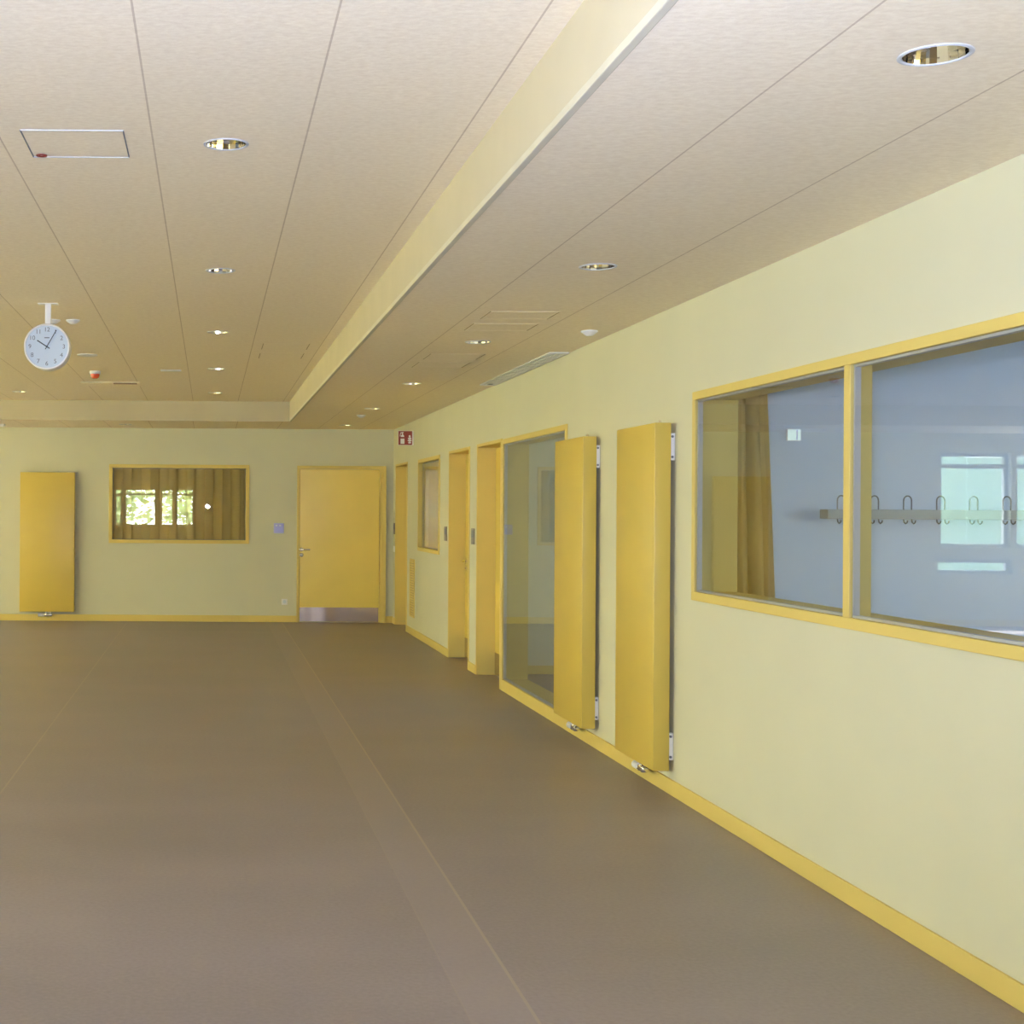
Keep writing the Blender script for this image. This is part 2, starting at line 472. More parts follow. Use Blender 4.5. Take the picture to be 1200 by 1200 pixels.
def right_window(name, o4, label, mull=None, tb=0.045, t=0.042, glass_x=2.476):
    y0, y1, z0, z1 = o4
    r = sempty(name, (WX, (y0+y1)/2, z0), label)
    off = (-WX, -(y0+y1)/2, -z0)
    def L(n, bm, m):
        bmesh.ops.translate(bm, verts=bm.verts, vec=off); return obj(n, bm, m, r)
    bm = bmesh.new(); ring(bm, 'X', WX-0.012, WX+WT, y0, y1, z0, z1, t, tb)
    L('window_frame', bm, M['yellow'])
    spans = [(y0+t, y1-t)]
    if mull:
        a, b_ = mull
        L('mullion', bx(WX-0.012, WX+0.075, a, b_, z0+tb, z1-t, 0.003), M['yellow'])
        spans = [(y0+t, a), (b_, y1-t)]
    for a, b_ in spans:
        L('glass_pane', bx(glass_x, glass_x+0.005, a-0.006, b_+0.006, z0+tb-0.006, z1-t+0.006), M['glass'])
        bm = bmesh.new(); ring(bm, 'X', glass_x+0.006, glass_x+0.030, a+0.001, b_-0.001, z0+tb+0.001, z1-t-0.001, 0.010, bev=0)
        L('spacer', bm, M['alu'])
    return r
right_window('window_1', BIGW, 'wide two-pane interior window in yellow frame, nearest on the right wall', mull=(5.435, 5.49))
right_window('window_2', TALL, 'tall glazed floor-length panel partly behind the radiator', tb=0.095)
right_window('window_3', SMALL, 'small curtained window between two recessed doors on the right wall', glass_x=WX+0.030)

# far interior window
r = sempty('window_4', ((FWIN[0]+FWIN[1])/2, FY, FWIN[2]), 'curtained interior window in the far wall')
off = (-(FWIN[0]+FWIN[1])/2, -FY, -FWIN[2])
def L4(n, bm, m):
    bmesh.ops.translate(bm, verts=bm.verts, vec=off); return obj(n, bm, m, r)
bm = bmesh.new(); ring(bm, 'Y', FY-0.018, FY+0.20, *FWIN, 0.048); L4('window_frame', bm, M['yellow'])
L4('glass_pane', bx(FWIN[0]+0.042, FWIN[1]-0.042, FY+0.012, FY+0.018, FWIN[2]+0.042, FWIN[3]-0.042), M['glass'])
bm = bmesh.new(); ring(bm, 'Y', FY+0.020, FY+0.040, FWIN[0]+0.0485, FWIN[1]-0.0485, FWIN[2]+0.0485, FWIN[3]-0.0485, 0.006, bev=0); L4('spacer', bm, M['ink_grey'])

# outer windows (daylight)
def outer_window(name, ax, p, o4, label, mulls=(), trans=None, sgn=1):
    a0, a1, z0, z1 = o4
    r = sempty(name, (0, 0, 0), label)
    bm = bmesh.new(); p0, p1 = p, p+0.07*sgn
    p0, p1 = min(p0, p1), max(p0, p1)
    ring(bm, ax, p0, p1, a0, a1, z0, z1, 0.05)
    def bar(u0, u1, w0, w1):
        if ax == 'X': box(bm, p0, p1, u0, u1, w0, w1, 0.003)
        else: box(bm, u0, u1, p0, p1, w0, w1, 0.003)
    for u0, u1 in mulls: bar(u0, u1, z0+0.05, z1-0.05)
    if trans: bar(a0+0.05, a1-0.05, trans-0.03, trans+0.03)
    obj('window_frame', bm, M['frame_grey'], r)
    q = (p0+p1)/2
    g = bx(q-0.004, q+0.004, a0+0.04, a1-0.04, z0+0.04, z1-0.04) if ax == 'X' else bx(a0+0.04, a1-0.04, q-0.004, q+0.004, z0+0.04, z1-0.04)
    obj('glass_pane', g, M['glass_out'], r)
    return r
n = 5
for o4 in LEFTW:
    outer_window('window_%d' % n, 'X', LX-0.2, o4, 'unseen daylight window placed in the left wall for its light', trans=2.1); n += 1
outer_window('window_%d' % n, 'Y', BY-0.2, BACKW[0], 'four-part daylight window in the back wall', mulls=((-3.05, -2.86), (-1.89, -1.63), (-1.29, -1.12)), trans=2.04); n += 1
outer_window('window_%d' % n, 'Y', FY+0.08, FA, 'bright outer window in the far wall', trans=EYE+0.66); n += 1
outer_window('window_%d' % n, 'Y', FY+0.08, FB, 'bright outer window at the far left corner', trans=EYE+0.66); n += 1
outer_window('window_%d' % n, 'Y', FY+0.08, FA2, 'low narrow outer window in the far wall'); n += 1
outer_window('window_%d' % n, 'X', SIDE_X+0.08, CW, 'outer window of the cloakroom', mulls=((6.15, 6.25),)); n += 1
outer_window('window_%d' % n, 'X', SIDE_X+0.08, RW, 'unseen window added to light the side room'); n += 1
outer_window('window_%d' % n, 'X', SIDE_X+0.08, KW, 'unseen window added to light the corner room'); n += 1
outer_window('window_%d' % n, 'Y', 22.28, GW, 'unseen window added to backlight the far curtain'); n += 1

# ------------------------------------------------------------------ recessed doors in the right wall
def lever(parent, base, normal, along, mat_, length=0.11):
    """rosette + lever, local coords; normal points away from leaf, along is lever direction"""
    nb, al, b0 = Vector(normal), Vector(along), Vector(base)
    bm = bmesh.new()
    axis = 'X' if abs(nb.x) > 0.5 else 'Y'
    s = nb.x if axis == 'X' else nb.y
    lathe(bm, [(0.026, 0), (0.026, 0.008*s), (0.022, 0.010*s)], 20, axis, b0)
    h = obj('door_handle', bm, M['chrome'], parent, True)
    bm = bmesh.new()
    p = [b0+nb*0.005, b0+nb*0.045, b0+nb*0.055+al*0.012, b0+nb*0.055+al*length]
    tube(bm, p, 0.010, 10)
    obj('lever', bm, M['chrome'], h, True)
    bm = bmesh.new(); b1 = b0 + Vector((0, 0, -0.075))
    lathe(bm, [(0.026, 0), (0.026, 0.008*s), (0.022, 0.010*s)], 20, axis, b1)
    lathe(bm, [(0.009, 0.009*s), (0.009, 0.016*s)], 12, axis, b1)
    obj('lock_rosette', bm, M['chrome'], parent, True)

def right_door(name, o4, label, handle_far):
    y0, y1, z0, z1 = o4
    r = sempty(name, (WX, (y0+y1)/2, 0), label); off = (-WX, -(y0+y1)/2, 0)
    def L(n, bm, m):
        bmesh.ops.translate(bm, verts=bm.verts, vec=off); return obj(n, bm, m, r)
    bm = bmesh.new(); t = 0.03
    box(bm, WX-0.01, WX+WT, y0, y0+t, 0, z1, 0.003); box(bm, WX-0.01, WX+WT, y1-t, y1, 0, z1, 0.003)
    box(bm, WX-0.01, WX+WT, y0+t, y1-t, z1-t, z1, 0.003)
    L('door_frame', bm, M['yellow'])
    L('door_leaf', bx(WX+0.160, WX+0.202, y0+t+0.003, y1-t-0.006, 0.006, z1-t-0.004, 0.003), M['door'])
    L('kick_plate', bx(WX+0.1585, WX+0.160, y0+t+0.01, y1-t-0.012, 0.012, 0.21), M['steel'])
    hy = y1-t-0.075 if handle_far else y0+t+0.075
    lever(r, (0.160, hy-(y0+y1)/2, 1.0), (-1, 0, 0), (0, -1 if handle_far else 1, 0), M['chrome'])
    return r
right_door('door_1', D0, 'recessed yellow door in the right wall beside the far corner', False)
right_door('door_2', D1, 'recessed yellow door between small window and the other recessed door', True)
right_door('door_3', D2, 'recessed yellow door beside the tall glazed panel', False)

# ------------------------------------------------------------------ far door
r = sempty('door_4', (1.776, FY, 0), 'yellow door with steel kick plate in the far wall')
def L5(n, bm, m, smooth=False):
    bmesh.ops.translate(bm, verts=bm.verts, vec=(-1.776, -FY, 0)); return obj(n, bm, m, r, smooth)
bm = bmesh.new()
box(bm, 1.176, 1.210, FY-0.040, FY, 0, 2.115, 0.003); box(bm, 2.290, 2.376, FY-0.040, FY, 0, 2.115, 0.003)
box(bm, 1.210, 2.290, FY-0.040, FY, 2.070, 2.115, 0.003); box(bm, 2.330, 2.376, FY-0.052, FY-0.040, 0, 2.115, 0.003)
L5('door_frame', bm, M['yellow'])
L5('door_leaf', bx(1.212, 2.286, FY-0.030, FY, 0.008, 2.066, 0.002), M['door'])
bm = bmesh.new()   # thin sheet, very slightly bowed
N = 40; top, bot = [], []
for k in range(N+1):
    u = k/N; x = 1.216 + 1.064*u
    yy = FY - 0.0325 - 0.012*math.sin(PI*u)*0 - 0.004*math.exp(-((x-1.56)/0.12)**2)
    bot.append(bm.verts.new((x, yy, 0.012))); top.append(bm.verts.new((x, yy, 0.205)))
for k in range(N): bm.faces.new((bot[k], bot[k+1], top[k+1], top[k]))
ex = bmesh.ops.extrude_face_region(bm, geom=list(bm.faces))
bmesh.ops.translate(bm, verts=[v for v in ex['geom'] if isinstance(v, bmesh.types.BMVert)], vec=(0, 0.002, 0))
L5('kick_plate', bm, M['steel'], True)
lever(r, (1.240-1.776, -0.030, 0.985), (0, -1, 0), (1, 0, 0), M['chrome'])

# ------------------------------------------------------------------ radiators
def radiator(W, H, label, loc, rotz=0.0):
    """local: front faces -Y, wall plane at y=0, x centred, z=0 at its underside"""
    r = thing('panel_radiator', label, 'radiator', loc, 'tall yellow panel radiators', rotz)
    d0, d1 = -0.024, -0.114
    obj('panel', bx(-W/2, W/2, d1, d0, 0, H, 0.006, 3), M['rad'], r, True)
    for s in (-1, 1):
        for z in (0.055, H-0.20):
            x0 = s*(W/2-0.035)
            b_ = obj('bracket', bx(x0-0.02, x0+0.02, d0, 0, z, z+0.145, 0.002), M['white_metal'], r)
            bm = bmesh.new()
            for zz in (z+0.018, z+0.127): lathe(bm, [(0.007, x0+s*0.02), (0.007, x0+s*0.024)], 10, 'X', (0, -0.014, zz))
            explode(obj('screw', bm, M['ink_grey'], b_))
    bm = bmesh.new()
    lathe(bm, [(0.012, 0), (0.012, -0.035), (0.018, -0.036), (0.018, -0.062)], 16, 'Z', (-0.01, -0.065, 0))
    lathe(bm, [(0.012, 0), (0.012, -0.035), (0.018, -0.036), (0.018, -0.062)], 16, 'Z', (0.045, -0.065, 0))
    box(bm, -0.04, 0.07, -0.083, -0.047, -0.060, -0.030, 0.006)
    obj('valve_block', bm, M['chrome'], r, True)
    bm = bmesh.new(); lathe(bm, [(0.012, -0.04), (0.021, -0.046), (0.023, -0.115), (0.017, -0.122)], 18, 'X', (0, -0.065, -0.045))
    obj('thermostat_knob', bm, M['white'], r, True)
    bm = bmesh.new(); lathe(bm, [(0.009, H-0.001), (0.009, H+0.008), (0.005, H+0.014)], 12, 'Z', (W/2-0.03, -0.075, 0))
    obj('vent_plug', bm, M['chrome'], r, True)
    return r
# right wall: local -Y -> world -X  (rotate by -90 deg about z: -Y -> -X)
radiator(0.70, 1.857, 'yellow panel radiator next to the wide window, nearest the viewer', (WX, 7.85, 0.130), -PI/2)
radiator(0.72, 1.860, 'yellow panel radiator overlapping the tall glazed panel', (WX, 9.305, 0.130), -PI/2)
radiator(0.735, 1.875, 'yellow panel radiator on the far wall left of the curtained window', (-2.185, FY, 0.128), 0.0)

# ------------------------------------------------------------------ downlights
def downlight(label, loc):
    r = thing('recessed_downlight', label, 'ceiling light', loc, 'recessed downlights')
    obj('rim', lat([(0.0732, 0.0), (0.0742, -0.003), (0.078, -0.0045), (0.0838, -0.0025), (0.0842, 0.0)], 48, cap=False), M['rim'], r, True)
    obj('reflector', lat([(0.0725, -0.001), (0.070, 0.02), (0.062, 0.06), (0.045, 0.095), (0.02, 0.105)], 18, cap=False), M['reflector'], r)
    bm = bmesh.new(); lathe(bm, [(0.0, 0.103), (0.009, 0.104), (0.009, 0.040), (0.006, 0.030), (0.0, 0.028)], 14, at=(0, 0, 0), cap=False)
    obj('lamp', bm, M['dial'], r, True)
    return r
names_u = ['recessed downlight nearest the viewer in the raised ceiling', 'second downlight from the viewer in the raised ceiling row',
           'third downlight from the viewer in the raised ceiling row', 'fourth downlight from the viewer in the raised ceiling row',
           'farthest downlight in the raised ceiling row, before the ceiling step', 'faint downlight below left of the clock in the raised ceiling']
dl = downlight(names_u[0], (UP_LIGHTS[0][0], UP_LIGHTS[0][1], ZU))
for (x, y), nm in zip(UP_LIGHTS[1:6], names_u[1:]): dup(dl, (x, y, ZU), nm)
names_l = ['large recessed downlight at upper right, nearest in the lowered ceiling', 'second downlight from the viewer in the lowered ceiling strip',
           'third downlight from the viewer in the lowered ceiling strip', 'fourth downlight from the viewer in the lowered ceiling strip',
           'fifth downlight from the viewer in the lowered ceiling strip', 'farthest downlight of the lowered strip, above the far door',
           'downlight in the low ceiling band above the far curtained window']
for (x, y), nm in zip(LO_LIGHTS, names_l): dup(dl, (x, y, ZL), nm)

# ------------------------------------------------------------------ clock
CX, CY, CZ, CR = -1.072, 9.22, EYE+1.063, 0.151
ck = thing('wall_clock', 'round white clock hanging from the ceiling by a short stem, showing five past ten', 'clock', (CX, CY, CZ))
obj('case', lat([(0.118, 0.120), (0.146, 0.116), (CR, 0.104), (CR, -0.018), (0.1475, -0.026), (0.140, -0.027), (0.138, -0.020)], 64, 'Y', cap=False), M['white_metal'], ck, True)
obj('dial', lat([(0.139, -0.019), (0.139, -0.012)], 64, 'Y'), M['dial'], ck, False)
obj('back_cover', lat([(0.120, 0.106), (0.120, 0.121)], 48, 'Y'), M['white_metal'], ck)
def text_bm(txts):
    """txts: (string, x, z, size) -> bmesh of flat letters facing -Y"""
    bm = bmesh.new()
    for s, x, z, size in txts:
        cu = bpy.data.curves.new('txt', 'FONT'); cu.body = s; cu.size = size; cu.align_x = 'CENTER'; cu.align_y = 'CENTER'; cu.extrude = 0.0008
        to = bpy.data.objects.new('txt', cu); COL.objects.link(to)
        dg = bpy.context.evaluated_depsgraph_get(); dg.update()
        me = bpy.data.meshes.new_from_object(to.evaluated_get(dg))
        me.transform(Matrix.Translation((x, 0, z)) @ Matrix.Rotation(PI/2, 4, 'X'))
        bm.from_mesh(me)
        bpy.data.objects.remove(to); bpy.data.curves.remove(cu)
    return bm
nums = []
for k in range(1, 13):
    a = 2*PI*k/12
    nums.append((str(k), 0.111*math.sin(a), 0.111*math.cos(a), 0.040))
for q in nums:
    bm = text_bm([q]); bmesh.ops.translate(bm, verts=bm.verts, vec=(0, -0.0202, 0)); obj('numeral', bm, M['ink_grey'], ck)
bm = bx(-0.017, 0.017, -0.0208, -0.0195, 0.055, 0.061); obj('dial_mark', bm, M['ink_grey'], ck)
def hand(name, ang, ln, tail, w, y):
    bm = bx(-w/2, w/2, y-0.0007, y+0.0007, -tail, ln)
    bmesh.ops.rotate(bm, verts=bm.verts, cent=(0, 0, 0), matrix=Matrix.Rotation(ang, 3, 'Y'))
    obj(name, bm, M['dark'], ck)
hand('hour_hand', math.radians(302.5), 0.075, 0.022, 0.0070, -0.0225)
hand('minute_hand', math.radians(30), 0.125, 0.020, 0.0052, -0.0245)
obj('hand_cap', lat([(0.006, -0.019), (0.006, -0.0265), (0.003, -0.0275)], 16, 'Y'), M['dark'], ck, True)
obj('stem', bx(-0.019, 0.019, 0.030, 0.054, CR-0.004, ZU-CZ-0.004, 0.003), M['white_metal'], ck)
obj('ceiling_plate', bx(-0.066, 0.066, 0.012, 0.072, ZU-CZ-0.006, ZU-CZ, 0.002), M['white_metal'], ck)

# ------------------------------------------------------------------ ceiling hatches
def hatch(label, x0, x1, y0, y1, z, faint=False, lock=False):
    cx, cy = (x0+x1)/2, (y0+y1)/2; w, d = (x1-x0)/2, (y1-y0)/2
    r = thing('ceiling_hatch', label, 'access hatch', (cx, cy, z), 'ceiling access hatches')
    obj('panel', bx(-w+0.006, w-0.006, -d+0.006, d-0.006, -0.0012, 0), M['ceil_u'] if z > 2.7 else M['ceil_l'], r)
    bm = bmesh.new()
    e = 0.0028
    q = -0.0014 if faint else -0.0038
    box(bm, -w, w, -d-e, -d+e, q, 0); box(bm, -w, w, d-e, d+e, q, 0)
    explode(obj('edge_strip', bm, (M['ceil_u'] if z > 2.7 else M['ceil_l']) if faint else M['rim'], r))
    bm = bmesh.new(); g = 0.0024 if not faint else 0.003
    box(bm, -w-g, -w+g, -d, d, -0.002, 0); box(bm, w-g, w+g, -d, d, -0.002, 0)
    explode(obj('joint_gap', bm, M['ink_grey'] if not faint else M['seam'], r))
    if lock:
        obj('lock_ring', lat([(0.010, -0.003), (0.010, -0.006), (0.021, -0.006), (0.022, -0.003)], 24, at=(-w+0.035, d-0.03, 0), cap=False), M['red'], r, True)
    return r
M['hatch'] = mat('hatch_board', tuple((a+b)/2 for a, b in zip(CEIL_DARK, CEIL_LIGHT)), 0.95, var=0.12, scale=45, spec=0.1)
hatch('square ceiling hatch with white edges and red lock ring at upper left', -0.685, -0.318, 5.02, 5.40, ZU, lock=True)
hatch('flush ceiling hatch left of the bulkhead, nearer of the two', 0.425, 0.80, 11.40, 11.80, ZU, faint=True)
hatch('flush ceiling hatch left of the bulkhead, farther of the two', 0.425, 0.80, 12.10, 12.50, ZU, faint=True)
lowh = ['nearest', 'second', 'third', 'farthest']
for nm, (a, b_) in zip(lowh, ((7.75, 8.05), (8.25, 8.56), (9.85, 10.2), (10.4, 10.78))):
    hatch('%s of four flush hatches along the lowered ceiling strip' % nm, 1.54, 1.92, a, b_, ZL, faint=True)

# open revision flap near the far step
r = thing('ceiling_flap', 'ceiling flap standing slightly ajar beyond the red alarm beacon', 'access hatch', (-1.07, 14.9, ZU))
bm = bx(-0.30, 0.30, -0.006, 0.45, -0.004, 0); obj('panel', bm, M['hatch'], r)
obj('edge_strip', bx(-0.30, 0.32, -0.012, -0.004, -0.012, 0), M['corner'], r)
obj('gap_shade', bx(0.04, 0.29, -0.001, 0.03, -0.022, -0.004), M['gap'], r)  # solid brown strip, stands in for the dark of the gap

# ------------------------------------------------------------------ detectors, beacon, plates
def detector(label, loc, rr=0.050, hh=0.031):
    r = thing('smoke_detector', label, 'smoke detector', loc, 'white smoke detectors')
    obj('base', lat([(rr, 0), (rr, -0.008), (rr*0.94, -0.010)], 32), M['white'], r, True)
    obj('sensor_head', lat([(rr*0.9, -0.010), (rr*0.78, -0.016), (rr*0.42, -hh*0.93), (rr*0.28, -hh)], 32), M['white'], r, True)
    return r
sd = detector('white conical smoke detector right of the clock stem', (-0.985, 10.05, ZU))
dup(sd, (-1.125, 10.05, ZU), 'white smoke detector half hidden by the clock')
dup(sd, (2.30, 8.56, ZL), 'white smoke detector beside the right wall, above the radiators')
dup(sd, (1.735, 16.2, ZL), 'small white smoke detector near the far door end of the lowered strip')

r = thing('alarm_beacon', 'small white alarm beacon with red dome under the raised ceiling', 'alarm beacon', (-1.13, 13.75, ZU))
obj('base', lat([(0.055, 0), (0.055, -0.025), (0.050, -0.030)], 28), M['white'], r, True)
obj('dome', lat([(0.044, -0.030), (0.043, -0.050), (0.034, -0.066), (0.018, -0.074)], 28), M['dome_red'], r, True)

cp = tag(obj('ceiling_speaker', lat([(0.09, 0), (0.09, -0.006), (0.082, -0.009)], 36), M['white'], None, True, (-1.08, 12.3, ZU)), 'flat round white speaker cover just right of the clock', 'speaker')
tag(obj('emergency_light', bx(-0.10, 0.10, -0.03, 0.03, -0.012, 0, 0.004), M['white'], None, True, (-0.385, 13.6, ZU)), 'slim white emergency light plate between clock and downlight row', 'emergency light')

# surface fixture at far-left ceiling band
r = thing('ceiling_luminaire', 'flat white ceiling luminaire at the left edge above the far radiator', 'ceiling light', (-2.85, 18.3, ZL+0.003))
obj('housing', bx(-0.18, 0.18, -0.05, 0.05, -0.030, 0, 0.006), M['white_metal'], r, True)
obj('diffuser', bx(-0.165, 0.165, -0.04, 0.04, -0.038, -0.030, 0.003), M['white'], r, True)

# linear slot diffuser along right wall
r = thing('slot_diffuser', 'long pale slot air diffuser in the ceiling along the right wall', 'air vent', (2.40, 10.95, ZL))
bm = bmesh.new(); ring(bm, 'X', -0.07, 0.07, -1.25, 1.25, -0.010, 0.0, 0.001, bev=0) if False else None
box(bm, -0.070, -0.055, -1.25, 1.25, -0.010, 0, 0.002); box(bm, 0.055, 0.070, -1.25, 1.25, -0.010, 0, 0.002)
box(bm, -0.055, 0.055, -1.25, -1.235, -0.010, 0, 0.002); box(bm, -0.055, 0.055, 1.235, 1.25, -0.010, 0, 0.002)
obj('frame', bm, M['white_metal'], r)
bm = bmesh.new()
for k in range(3): box(bm, -0.034+0.030*k, -0.026+0.030*k, -1.235, 1.235, -0.008, -0.001, 0.0015)
explode(obj('louvre', bm, M['white_metal'], r))
obj('backing', bx(-0.055, 0.055, -1.235, 1.235, -0.0012, 0), M['white'], r)
obj('damper_knob', bx(-0.02, 0.02, 1.10, 1.16, -0.012, -0.008, 0.002), M['ink_grey'], r)

# ------------------------------------------------------------------ fire extinguisher flag sign
r = thing('fire_sign', 'red fire extinguisher flag sign sticking out from the right wall under the ceiling', 'sign', (WX, 17.19, 2.4025))
obj('panel', bx(-0.190, -0.012, -0.004, 0.004, -0.089, 0.089, 0.001), M['white_metal'], r)
obj('face', bx(-0.185, -0.017, -0.0055, 0.0055, -0.084, 0.084), M['red'], r)
obj('bracket', bx(-0.012, 0, -0.012, 0.012, -0.089, 0.089, 0.002), M['white_metal'], r)
def poly(bm, pts, y0, y1):
    a = [bm.verts.new((x, y0, z)) for x, z in pts]; b_ = [bm.verts.new((x, y1, z)) for x, z in pts]
    bm.faces.new(a); bm.faces.new(b_[::-1])
    for k in range(len(a)): bm.faces.new((a[k], a[(k+1) % len(a)], b_[(k+1) % len(a)], b_[k]))
bm = bmesh.new(); cx = -0.135
poly(bm, [(cx-0.024, -0.072), (cx+0.024, -0.072), (cx+0.024, -0.008), (cx-0.024, -0.008)], -0.0062, -0.005)
poly(bm, [(cx-0.022, 0.012), (cx+0.022, 0.012), (cx+0.018, 0.030), (cx+0.010, 0.038), (cx-0.010, 0.038), (cx-0.018, 0.030)], -0.0062, -0.005)
poly(bm, [(cx-0.034, 0.020), (cx-0.026, 0.020), (cx-0.022, 0.056), (cx+0.012, 0.062), (cx+0.012, 0.072), (cx-0.026, 0.066)], -0.0062, -0.005)
poly(bm, [(cx-0.006, 0.038), (cx+0.006, 0.038), (cx+0.006, 0.060), (cx-0.006, 0.060)], -0.0063, -0.005)
obj('extinguisher_symbol', bm, M['white_metal'], r)
bm = bmesh.new(); fx = -0.048
for s in range(4):
    z = -0.066+0.026*s; w = (0.019, 0.025, 0.023, 0.013)[s]
    poly(bm, [(fx-w, z+0.004), (fx-w*0.3, z-0.004), (fx+w, z+0.002), (fx+w*0.9, z+0.014), (fx+w*0.2, z+0.024), (fx-w*0.8, z+0.016)], -0.0062, -0.005)
obj('flame_symbol', bm, M['white_metal'], r)

# ------------------------------------------------------------------ plates, socket, switch, vent grille
def plate(label, y, group='room plates'):
    r = thing('room_plate', label, 'sign', (WX, y, 1.275), group)
    obj('panel', bx(-0.010, 0.002, -0.066, 0.066, -0.075, 0.075, 0.002), M['plate'], r)
    obj('insert', bx(-0.0115, -0.010, -0.056, 0.056, -0.010, 0.055), M['ink_grey'], r)
    return r
pl = plate('grey room plate between small window and the recessed door with handle', 14.78)
dup(pl, (WX, 13.24, 1.275), 'grey room plate on the narrow wall strip between two recessed doors')
dup(pl, (WX, 18.90, 1.275), 'grey room plate in the far right corner above the light switch')
r = thing('light_switch', 'white light switch in the far right corner below the grey plate', 'light switch', (WX, 18.89, 1.0))
obj('cover', bx(-0.010, 0, -0.04, 0.04, -0.04, 0.04, 0.003), M['white'], r, True)
obj('rocker', bx(-0.014, -0.010, -0.027, 0.027, -0.027, 0.027, 0.002), M['white'], r, True)

r = thing('notice_plate', 'square lilac blue plate on the far wall left of the door', 'sign', (0.933, FY, 1.268))
obj('panel', bx(-0.068, 0.068, -0.008, 0.002, -0.067, 0.067, 0.002), M['blue'], r)
bm = bmesh.new()
for k in range(2): box(bm, -0.045+0.05*k, -0.020+0.05*k, -0.0092, -0.008, 0.028, 0.045)
explode(obj('mark', bm, M['white'], r))

r = thing('wall_socket', 'white wall socket low on the far wall beside the door', 'socket', (1.015, FY, 0.275))
obj('cover', bx(-0.040, 0.040, -0.010, 0, -0.040, 0.040, 0.004), M['white'], r, True)
obj('socket_well', lat([(0.024, -0.0105), (0.023, -0.006)], 24, 'Y'), M['dial'], r, True)

r = thing('wall_grille', 'narrow yellow ventilation grille low on the right wall beneath the small window', 'air vent', (WX, 17.2, 0.215))
bm = bmesh.new(); ring(bm, 'X', -0.010, 0, -0.19, 0.19, 0, 0.71, 0.025); obj('frame', bm, M['yellow'], r)
obj('backing', bx(-0.001, 0, -0.165, 0.165, 0.025, 0.685), M['seam'], r)
bm = bmesh.new()
for k in range(22):
    z = 0.030+0.030*k; box(bm, -0.008, -0.002, -0.165, 0.165, z, z+0.022, 0.001, 1)
obj('slats', bm, M['yellow'], r)

# ------------------------------------------------------------------ cloakroom: coat rack, curtain, sign
RY = CLOAK_Y1
ck_r = thing('coat_rack', 'long grey coat rail with dark wire hooks on the cloakroom wall behind glass', 'coat rack', (3.715, RY, EYE))
obj('rail', bx(0, 2.6, -0.110, 0, -0.029, 0.029, 0.003), M['rack'], ck_r)
obj('end_cap', bx(-0.004, 0.0, -0.108, -0.002, -0.027, 0.027, 0.001), M['plate'], ck_r)
for k in range(12):
    hx = 0.090 + 0.1995*k
    bm = bmesh.new(); p = []
    p += [(hx-0.024, -0.135, -0.036), (hx-0.024, -0.130, -0.048), (hx-0.024, -0.112, -0.055), (hx-0.024, -0.092, -0.046), (hx-0.024, -0.085, -0.025), (hx-0.024, -0.085, 0.08)]
    p += [(hx-0.024*math.cos(t*PI/8), -0.085, 0.084+0.028*math.sin(t*PI/8)) for t in range(9)]
    p += [(hx+0.024, -0.085, 0.08), (hx+0.024, -0.085, -0.025), (hx+0.024, -0.092, -0.046), (hx+0.024, -0.112, -0.055), (hx+0.024, -0.130, -0.048), (hx+0.024, -0.135, -0.036)]
    tube(bm, p, 0.0042, 8)
    obj('hook', bm, M['hook'], ck_r, True)

def curtain(label, pfun, n, z0, z1, nz=14, name='curtain', m='curtain'):
    bm = bmesh.new(); grid = []
    for j in range(nz+1):
        t = j/nz; z = z0+(z1-z0)*t; grid.append([bm.verts.new(pfun(i/n, t) + (z,)) for i in range(n+1)])
    for j in range(nz):
        for i in range(n): bm.faces.new((grid[j][i], grid[j][i+1], grid[j+1][i+1], grid[j+1][i]))
    ex = bmesh.ops.solidify(bm, geom=list(bm.faces), thickness=0.003)
    o = obj(name, bm, M[m], None, True)
    return tag(o, label, 'curtain', 'ochre curtains')
def f1(u, t):   # gathered at the far side of the wide window, its leading edge turned towards the hall
    xe = 2.995 - 0.12*t
    if u < 0.35:
        k = u/0.35
        return (2.725 + (xe-2.725)*k + 0.010*math.sin(k*19), 7.36 + 0.045*math.sin(k*2*PI*2.6+0.5*t) + 0.02*k)
    k = (u-0.35)/0.65
    return (xe - 0.06 + 0.06*math.cos(k*2*PI*3.5), 7.36 + 0.045*math.sin(2*PI*2.6+0.5*t) + 0.02 + 0.75*k)
curtain('gathered ochre curtain behind left end of wide right window', f1, 120, 0.12, 2.75)
def f2(u, t):
    x = -1.75 + 2.6*u
    a = u*2*PI*10.5
    return (x + 0.02*math.sin(2*a), FY+0.32 + 0.062*math.sin(a+1.2*math.sin(u*9)) + 0.012*math.sin(u*61))
curtain('closed ochre curtain behind the far interior window', f2, 240, 0.12, 2.75)
def f3(u, t):   # hangs inside the window reveal
    return (WX+0.125 + 0.022*math.sin(u*2*PI*9), 15.235 + 1.44*u)
curtain('closed ochre curtain behind small window on the right wall', f3, 160, 1.09, 2.075)

def f4(y0_):  # unseen curtains added to yellow the daylight from the left
    return lambda u, t: (LX + 0.14 + 0.035*math.sin(u*2*PI*12) + 0.010*math.sin(u*41+y0_), y0_ - 0.1 + 2.2*u)
for nm, q in zip(('nearest', 'second', 'third', 'fourth', 'farthest'), LEFTC):
    curtain('%s of five unseen pale ochre curtains added to yellow the left daylight' % nm, f4(q[0]), 150, 0.05, 2.80, m='curtain_pale')

r = thing('lit_sign', 'small bright sign on the cloakroom wall left of the coat rail', 'sign', (3.545, RY, 1.985))
obj('housing', bx(-0.042, 0.042, -0.020, 0, -0.036, 0.036, 0.002), M['white_metal'], r)
obj('face', bx(-0.039, 0.039, -0.0215, -0.020, -0.033, 0.033), M['exit'], r)
obj('mark', bx(0.014, 0.020, -0.0222, -0.0215, -0.030, 0.030), M['blue'], r)

